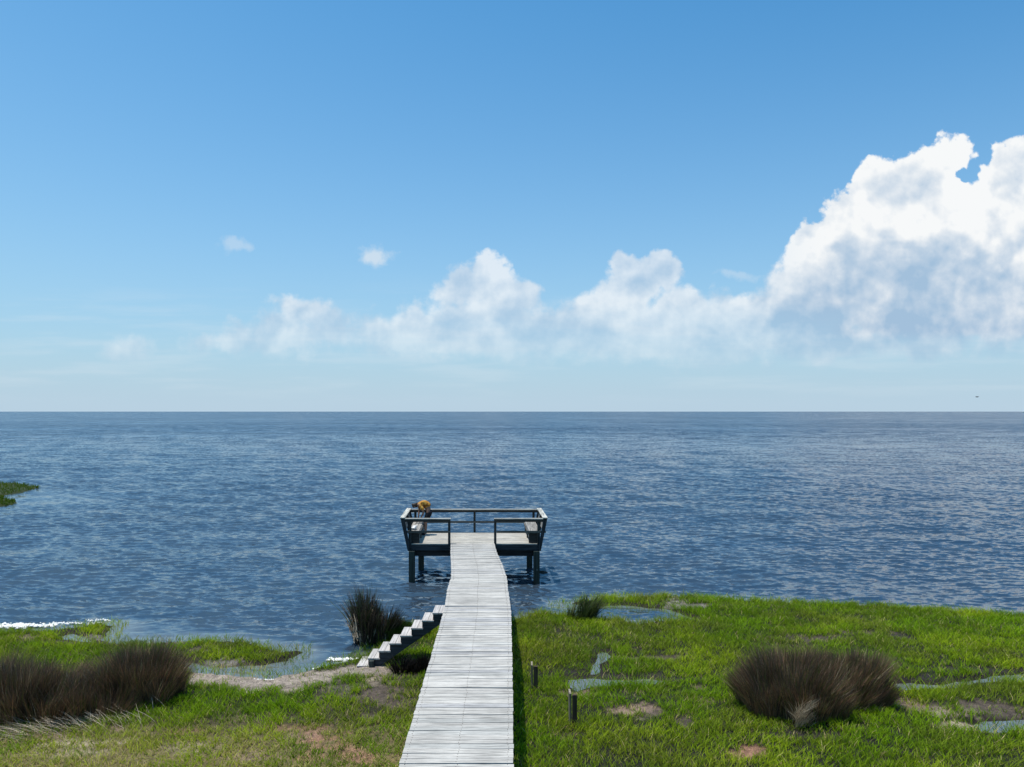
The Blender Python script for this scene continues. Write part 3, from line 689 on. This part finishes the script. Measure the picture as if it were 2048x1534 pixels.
def mk_deck():
    root = empty('fishing_deck', (-1.4, 27.2, 0)); XL, XR = -3.755, 1.03; Y0, Y1 = 26.0, 28.42
    B = lambda mb, *a, c=DK, **k: mb.box(*a, c=c, shear=SH, **k)
    mb = MB(); y = Y0
    while y < Y1-.02:
        y1 = min(y+.137, Y1); z = DZ+random.uniform(-.002, .002)
        c = deck_color(); c = (c[0]*.97, c[1]*.95, c[2]*.9)
        cut = random.choice((-.6, .0, -2.2)); 
        for a, b in ((XL+.005, cut-.002), (cut+.002, XR-.005)): mb.box(a, b, y, y1, z-.036, z, shade(c, 0, .05), shear=SH)
        y += .1435
    mb.build('deck_boards', W_DECK, root)
    for (a, b) in ((Y0-.045, Y0-.003), (Y1+.003, Y1+.045)):
        mb = MB(); B(mb, XL, XR, a, b, DZ-.24, DZ-.037, c=(.050, .055, .062)); mb.build('rim_joist', W_X, root, .003)  # bluish open-sky shade painted into the fascia colour
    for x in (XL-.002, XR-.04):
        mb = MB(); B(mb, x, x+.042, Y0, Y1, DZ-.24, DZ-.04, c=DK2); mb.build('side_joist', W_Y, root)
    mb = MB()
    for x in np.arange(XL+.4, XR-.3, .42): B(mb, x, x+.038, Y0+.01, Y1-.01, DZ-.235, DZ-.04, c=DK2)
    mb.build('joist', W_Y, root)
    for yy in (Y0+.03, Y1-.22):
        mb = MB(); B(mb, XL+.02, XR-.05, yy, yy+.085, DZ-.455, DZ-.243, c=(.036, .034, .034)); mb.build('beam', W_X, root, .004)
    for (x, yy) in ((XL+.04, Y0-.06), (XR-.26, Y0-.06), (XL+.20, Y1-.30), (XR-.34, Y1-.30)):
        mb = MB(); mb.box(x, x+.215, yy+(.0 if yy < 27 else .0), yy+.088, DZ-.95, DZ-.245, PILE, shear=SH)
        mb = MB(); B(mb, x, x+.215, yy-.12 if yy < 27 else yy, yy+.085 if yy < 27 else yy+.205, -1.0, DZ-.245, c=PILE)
        o = mb.build('piling', W_Z, root, .012)
        if x > 0 and yy < 27:
            q = MB(); q.cyl((x+.13, yy-.135, .47), (x+.13, yy-.118, .47), .017, .017, 8, (.5, .5, .48)); q.build('bolt', W_Z, o)
    # rails: each run has a flat cap, a face board, a middle rail and posts; shade is painted into the dark faces
    TOP = DZ+.92
    def run(x0, x1, y, posts, midz, cap_back=False):
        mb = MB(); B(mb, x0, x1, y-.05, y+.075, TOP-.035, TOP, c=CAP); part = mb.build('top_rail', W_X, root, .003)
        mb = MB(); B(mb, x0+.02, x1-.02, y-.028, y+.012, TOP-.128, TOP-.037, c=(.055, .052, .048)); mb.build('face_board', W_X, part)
        mb = MB(); B(mb, x0+.10, x1-.02, y-.028, y+.012, midz-.075, midz, c=(.13, .125, .11)); mb.build('middle_rail', W_X, part)
        for p in posts:
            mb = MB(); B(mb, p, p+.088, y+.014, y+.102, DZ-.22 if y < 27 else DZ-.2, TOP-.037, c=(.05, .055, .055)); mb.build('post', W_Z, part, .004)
        return part
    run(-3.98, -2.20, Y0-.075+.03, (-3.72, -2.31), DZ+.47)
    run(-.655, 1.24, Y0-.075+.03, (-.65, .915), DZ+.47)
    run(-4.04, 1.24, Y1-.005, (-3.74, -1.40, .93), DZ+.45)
    # gate posts are in front of the rails in the photograph: trim strips
    for s, label in ((-1, 'left'), (1, 'right')):
        xo = XL if s < 0 else XR                     # outer edge of the floor
        xt = -4.03 if s < 0 else 1.28                # outer edge of the cap
        mb = MB(); si = -3.36 if s < 0 else .62
        w = (si-(xo+.0))/3 if s < 0 else (xo-si)/3
        for k in range(3):
            a = xo+k*w if s < 0 else si+k*w
            c = .33+random.uniform(-.05, .05)
            B(mb, a+.004, a+w-.004, Y0+.07, Y1-.02, DZ+.41, DZ+.448, c=(c, c*.94, c*.85))
        bench = mb.build('bench', W_Y, root, .003)
        mb = MB(); B(mb, si-(.038 if s > 0 else 0), si+(.038 if s < 0 else 0), Y0+.09, Y1-.03, DZ+.32, DZ+.408, c=(.16, .15, .135)); mb.build('seat_edge', W_Y, bench)
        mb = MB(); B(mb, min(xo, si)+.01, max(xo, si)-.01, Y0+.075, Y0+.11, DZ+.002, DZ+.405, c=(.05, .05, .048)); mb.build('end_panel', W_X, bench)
        # backrest boards follow the outward lean from seat to cap
        mb = MB()
        for k in range(3):
            z0 = DZ+.46+k*.150; z1 = z0+.138
            f = lambda z: xo+s*.02+(xt-s*.10-xo)*(z-DZ)/.92
            a0, a1 = f(z0), f(z1); th = .035*s; c = .36+random.uniform(-.05, .05); cc = (c, c*.96, c*.88)
            kx = lambda x, y: x-SH*(y-26)
            P = [(kx(a0, Y0+.06), Y0+.06, z0), (kx(a0+th, Y0+.06), Y0+.06, z0), (kx(a0+th, Y1), Y1, z0), (kx(a0, Y1), Y1, z0),
                 (kx(a1, Y0+.06), Y0+.06, z1), (kx(a1+th, Y0+.06), Y0+.06, z1), (kx(a1+th, Y1), Y1, z1), (kx(a1, Y1), Y1, z1)]
            mb.hexa(P, cc)
        mb.build('backrest', W_Y, bench)
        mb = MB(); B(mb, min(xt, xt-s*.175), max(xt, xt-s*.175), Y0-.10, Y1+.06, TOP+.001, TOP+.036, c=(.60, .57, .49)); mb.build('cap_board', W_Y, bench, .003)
        for yy in (Y0-.095, Y0+1.15, Y1+.05):
            mb = MB(); t0 = xo+s*.0; kx = lambda x: x-SH*(yy-26)
            xb0, xb1 = (xo-s*.10, xo+s*.004); xc0, xc1 = (xt-s*.155, xt-s*.01); zb = DZ-.25; zt = TOP-.002
            if yy > Y1: xc0, xc1 = xt-s*.13, xt-s*.02
            mb.hexa([(kx(xb0), yy, zb), (kx(xb1), yy, zb), (kx(xb1), yy+.04, zb), (kx(xb0), yy+.04, zb),
                     (kx(xc0), yy, zt), (kx(xc1), yy, zt), (kx(xc1), yy+.04, zt), (kx(xc0), yy+.04, zt)], (.045, .05, .055))  # near-black colour carries the shade of the camera-facing side
            mb.build('back_post', W_Z, bench)
        for yy in (Y0+.12, Y0+1.15, Y1-.16):
            mb = MB(); x0 = si if s < 0 else si-.0; kx = lambda x: x-SH*(yy-26)
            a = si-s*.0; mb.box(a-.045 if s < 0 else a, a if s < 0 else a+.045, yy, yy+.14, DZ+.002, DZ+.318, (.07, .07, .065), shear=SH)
            mb.build('leg', W_Z, bench)
    adopt(root); tag(root, 'raised wooden fishing deck on dark pilings at the end of the boardwalk', 'deck')
mk_deck()

# ------------------------------------------------------------------ small stakes beside the walk
def stake(px, pybase, zt, thin_dx, thin_dy, thin_zt, label, wx=.09):
    Y = F*(HC-.1)/(pybase-823); X = (px-1024)/F*Y
    root = empty('old_post', (X, Y, .05))
    mb = MB(); mb.box(X-wx/2, X+wx/2, Y, Y+.05, -.3, zt, (.095, .066, .044)); mb.build('wide_board', W_Z, root, .003)
    mb = MB(); xx = X-wx/2-.045+thin_dx; mb.hexa([(xx, Y+thin_dy, -.3), (xx+.038, Y+thin_dy, -.3), (xx+.038, Y+thin_dy+.24, -.3), (xx, Y+thin_dy+.24, -.3),
        (xx-.01, Y+thin_dy, thin_zt), (xx+.028, Y+thin_dy, thin_zt), (xx+.028, Y+thin_dy+.24, thin_zt), (xx-.01, Y+thin_dy+.24, thin_zt)], (.34, .29, .22)); mb.build('narrow_board', W_Z, root, .003)
    adopt(root); tag(root, label, 'post', 'old board posts in the grass right of the boardwalk')
stake(1071.5, 1380, .61, .0, .055, .62, 'shorter brown board post in the grass, the farther of two right of the boardwalk')
stake(1149.5, 1454, .71, .0, .055, .72, 'taller brown board post in the grass, the nearer of two right of the boardwalk')

# ------------------------------------------------------------------ log, bag and bird
def blob(name, label, cat, c, rad, m, seed, sub=3, amp=.18):
    bm = bmesh.new(); bmesh.ops.create_icosphere(bm, subdivisions=sub, radius=1)
    rr = random.Random(seed); K = [(Vector((rr.gauss(0, 1), rr.gauss(0, 1), rr.gauss(0, 1)))*2.2, rr.random()*6) for _ in range(7)]
    for v in bm.verts:
        d = 1+amp*sum(math.sin(k.dot(v.co)+p) for k, p in K)/3
        v.co = Vector((v.co.x*rad[0]*d, v.co.y*rad[1]*d, v.co.z*rad[2]*d))
    me = bpy.data.meshes.new(name); bm.to_mesh(me); bm.free(); me.materials.append(m)
    for p in me.polygons: p.use_smooth = True
    o = bpy.data.objects.new(name, me); COL.objects.link(o); o.location = c; tag(o, label, cat); return o
mk, T, b = mat('wet_bark', .5, .4); T.set(b.inputs['Base Color'], T.mix(T.noise(T.node('ShaderNodeTexCoord').outputs['Object'], 18, 4, .6), (.008, .007, .006, 1), (.035, .028, .02, 1)))
blob('driftwood', 'short black driftwood stump floating beside the right front piling', 'driftwood', (1.16, 27.3, .03), (.19, .11, .085), mk, 3)
mw, T, b = mat('white_plastic', .45, .4); T.set(b.inputs['Base Color'], T.mix(T.noise(T.node('ShaderNodeTexCoord').outputs['Object'], 9, 3, .6), (.62, .62, .62, 1), (.85, .85, .84, 1)))
blob('plastic_bag', 'small crumpled white bag lying on the near end of the left bench', 'bag', (-3.62, 26.38, DZ+.51), (.11, .09, .075), mw, 8, 4, .42)

def mk_bird():
    root_c = Vector((96.9, 150.0, HC+29*150/F)); mb_, T, b = mat('dark_feather', .7); T.set(b.inputs['Base Color'], T.mix(T.noise(T.node('ShaderNodeTexCoord').outputs['Object'], 20, 3), (.02, .02, .022, 1), (.05, .048, .045, 1)))
    bm = bmesh.new(); rings = [(-.30, .02, 0), (-.22, .05, 0), (-.05, .085, 0), (.10, .08, .01), (.2, .05, .02), (.26, .05, .03), (.31, .03, .03), (.36, .006, .02)]
    prev = None
    for (x, r_, dz) in rings:
        ring = [bm.verts.new((x, math.cos(a)*r_, dz+math.sin(a)*r_)) for a in [k*math.pi/4 for k in range(8)]]
        if prev:
            for i in range(8): bm.faces.new((prev[i], prev[(i+1) % 8], ring[(i+1) % 8], ring[i]))
        prev = ring
    me = bpy.data.meshes.new('bird'); bm.to_mesh(me); bm.free(); me.materials.append(mb_)
    o = bpy.data.objects.new('bird', me); COL.objects.link(o); o.location = root_c; o.rotation_euler = (0, 0, math.radians(115))
    for s in (-1, 1):
        w = MB(); P = [(.12, .05*s, .03), (.06, .35*s, .16), (-.06, .62*s, .12), (-.12, .6*s, .11), (-.06, .33*s, .13), (-.08, .05*s, .02)]
        n = len(P); w.v = [p for p in P]+[(p[0], p[1], p[2]+.012) for p in P]; w.c = [(.03,)*3]*(2*n)
        w.f = [tuple(range(n)), tuple(range(2*n-1, n-1, -1))]+[(i, (i+1) % n, n+(i+1) % n, n+i) for i in range(n)]
        w.build('wing', mb_, o)
    tag(o, 'tiny dark bird flying low over the horizon at the right', 'bird')
mk_bird()

# ------------------------------------------------------------------ the person
def skin(name, nodes, edges, m, parent=None, sub=2, rootk=0):
    """nodes: (x, y, z, rx[, ry])"""
    me = bpy.data.meshes.new(name); me.from_pydata([n[:3] for n in nodes], edges, [])
    o = bpy.data.objects.new(name, me); COL.objects.link(o)
    o.modifiers.new('skin', 'SKIN'); s = o.modifiers.new('sub', 'SUBSURF'); s.levels = sub; s.render_levels = sub
    if not me.skin_vertices: me.skin_vertices.new() if hasattr(me.skin_vertices, 'new') else None
    for i, n in enumerate(nodes):
        v = me.skin_vertices[0].data[i]; v.radius = (n[3], n[4] if len(n) > 4 else n[3]); v.use_root = (i == rootk)
    dg = bpy.context.evaluated_depsgraph_get(); dg.update()
    out = bpy.data.meshes.new_from_object(o.evaluated_get(dg)); out.name = name
    bpy.data.objects.remove(o); r = bpy.data.objects.new(name, out); COL.objects.link(r); r.parent = parent
    out.materials.clear(); out.materials.append(m)
    for p in out.polygons: p.use_smooth = True
    return r
def mk_person():
    ms, T, b = mat('skin_tone', .6, .35); T.set(b.inputs['Base Color'], T.mix(T.noise(T.node('ShaderNodeTexCoord').outputs['Object'], 7, 3), (.20, .105, .07, 1), (.25, .14, .095, 1)))
    mt, T, b = mat('orange_shirt', .85, .15); tc = T.node('ShaderNodeTexCoord').outputs['Object']
    T.set(b.inputs['Base Color'], T.ramp(T.noise(tc, 9, 3, .6), [(.40, (.20, .07, .015)), (.5, (.45, .20, .03)), (.62, (.60, .36, .09))]))
    md, T, b = mat('dark_shorts', .9, .1); T.set(b.inputs['Base Color'], T.mix(T.noise(T.node('ShaderNodeTexCoord').outputs['Object'], 20, 3), (.010, .011, .015, 1), (.022, .022, .028, 1)))
    mh, T, b = mat('dark_hair', .6, .3); T.set(b.inputs['Base Color'], T.mix(T.noise(T.node('ShaderNodeTexCoord').outputs['Object'], 60, 3), (.016, .011, .008, 1), (.05, .032, .02, 1)))
    Yc = 27.9; D = DZ
    N = [(-3.20, Yc, 2.34, .125, .15), (-3.28, Yc, 2.50, .12, .15), (-3.42, Yc, 2.58, .115, .155), (-3.56, Yc, 2.55, .10, .15), (-3.655, Yc, 2.52, .058), (-3.735, Yc, 2.515, .072),
         (-3.80, Yc, 2.475, .088, .078), (-3.825, Yc, 2.43, .062, .06)]
    E = [(0, 1), (1, 2), (2, 3), (3, 4), (4, 5), (5, 6), (6, 7)]
    N.append((-3.865, Yc, 2.468, .014)); E.append((6, 8))                       # nose
    for s in (-1, 1):
        N.append((-3.765, Yc+s*.088, 2.47, .018, .01)); E.append((6, len(N)-1))  # ears
    arms = {-1: [(-3.55, -.17, 2.54, .058), (-3.47, -.21, 2.42, .05), (-3.40, -.22, 2.29, .042), (-3.44, -.20, 2.18, .037), (-3.50, -.18, 2.08, .026)],
            1: [(-3.58, .17, 2.53, .058), (-3.61, .20, 2.41, .05), (-3.62, .20, 2.28, .042), (-3.63, .16, 2.17, .036), (-3.64, .12, 2.07, .026)]}
    for s, ch in arms.items():
        prev = 3
        for (x, dy, z, r_) in ch: N.append((x, Yc+dy, z, r_)); E.append((prev, len(N)-1)); prev = len(N)-1
        x, dy, z, _ = ch[-1]; N.append((x-.005, Yc+dy, z-.05, .030, .018)); E.append((prev, len(N)-1)); palm = len(N)-1
        for k in range(4):
            off = (k-1.5)*.019; L = (.062, .070, .066, .052)[k]
            N.append((x-.012+off, Yc+dy, z-.085, .009)); E.append((palm, len(N)-1)); a = len(N)-1
            N.append((x-.020+off, Yc+dy-.004, z-.085-L*.5, .0085)); E.append((a, len(N)-1)); a = len(N)-1
            N.append((x-.032+off, Yc+dy-.008, z-.085-L*.85, .0075)); E.append((a, len(N)-1))
        N.append((x-.038, Yc+dy-.015, z-.060, .010)); E.append((palm, len(N)-1)); a = len(N)-1
        N.append((x-.052, Yc+dy-.02, z-.085, .009)); E.append((a, len(N)-1))
    for s in (-1, 1):
        prev = 0
        for (x, dy, z, r_, r2) in ((-3.23, .085, 2.25, .095, .095), (-3.29, .11, 2.06, .08, .08), (-3.36, .12, 1.88, .058, .06), (-3.35, .125, 1.72, .056, .056), (-3.35, .13, 1.56, .040, .040), (-3.355, .13, D+.09, .036, .036), (-3.36, .13, D+.045, .042, .04), (-3.46, .14, D+.035, .036, .042), (-3.53, .145, D+.026, .022, .035)):
            N.append((x, Yc+s*dy, z, r_, r2)); E.append((prev, len(N)-1)); prev = len(N)-1
    body = skin('person', N, E, ms)
    T_ = [(-3.225, Yc, 2.42, .142, .17), (-3.29, Yc, 2.52, .14, .172), (-3.42, Yc, 2.59, .135, .178), (-3.55, Yc, 2.565, .118, .17), (-3.625, Yc, 2.54, .082)]
    TE = [(0, 1), (1, 2), (2, 3), (3, 4)]
    for s, ch in arms.items():
        prev = 3
        for (x, dy, z, r_) in ch[:3]:
            k = 1.35 if z > 2.4 else 1.25
            if z < 2.35: x, z = x+(0.02), z+.07
            T_.append((x, Yc+dy, z, r_*k+.008)); TE.append((prev, len(T_)-1)); prev = len(T_)-1
    skin('shirt', T_, TE, mt, body)
    S_ = [(-3.205, Yc, 2.36, .15, .178), (-3.20, Yc, 2.28, .13, .16)]; SE = [(0, 1)]
    for s in (-1, 1):
        prev = 1
        for (x, dy, z, r_) in ((-3.235, .095, 2.16, .115), (-3.29, .115, 2.03, .108), (-3.335, .12, 1.93, .10)):
            S_.append((x, Yc+s*dy, z, r_)); SE.append((prev, len(S_)-1)); prev = len(S_)-1
    skin('shorts', S_, SE, md, body)
    skin('hair', [(-3.715, Yc, 2.535, .075), (-3.765, Yc, 2.535, .094, .09), (-3.81, Yc, 2.515, .075)], [(0, 1), (1, 2)], mh, body, rootk=1)
    me_, T, b = mat('eye', .2, .5); b.inputs['Base Color'].default_value = (.02, .015, .012, 1)
    for s in (-1, 1):
        bm = bmesh.new(); bmesh.ops.create_uvsphere(bm, u_segments=8, v_segments=6, radius=.010); me = bpy.data.meshes.new('eye'); bm.to_mesh(me); bm.free(); me.materials.append(me_)
        e = bpy.data.objects.new('eye', me); COL.objects.link(e); e.location = (-3.868, Yc+s*.03, 2.485); e.parent = body
    for s in (-1, 1):
        skin('shoe', [(-3.345, Yc+s*.13, D+.05, .045), (-3.43, Yc+s*.137, D+.042, .042), (-3.53, Yc+s*.145, D+.034, .034, .042)], [(0, 1), (1, 2)], md, body, rootk=1)
    tag(body, 'person in an orange patterned shirt and dark shorts bending over the left bench', 'person')
mk_person()
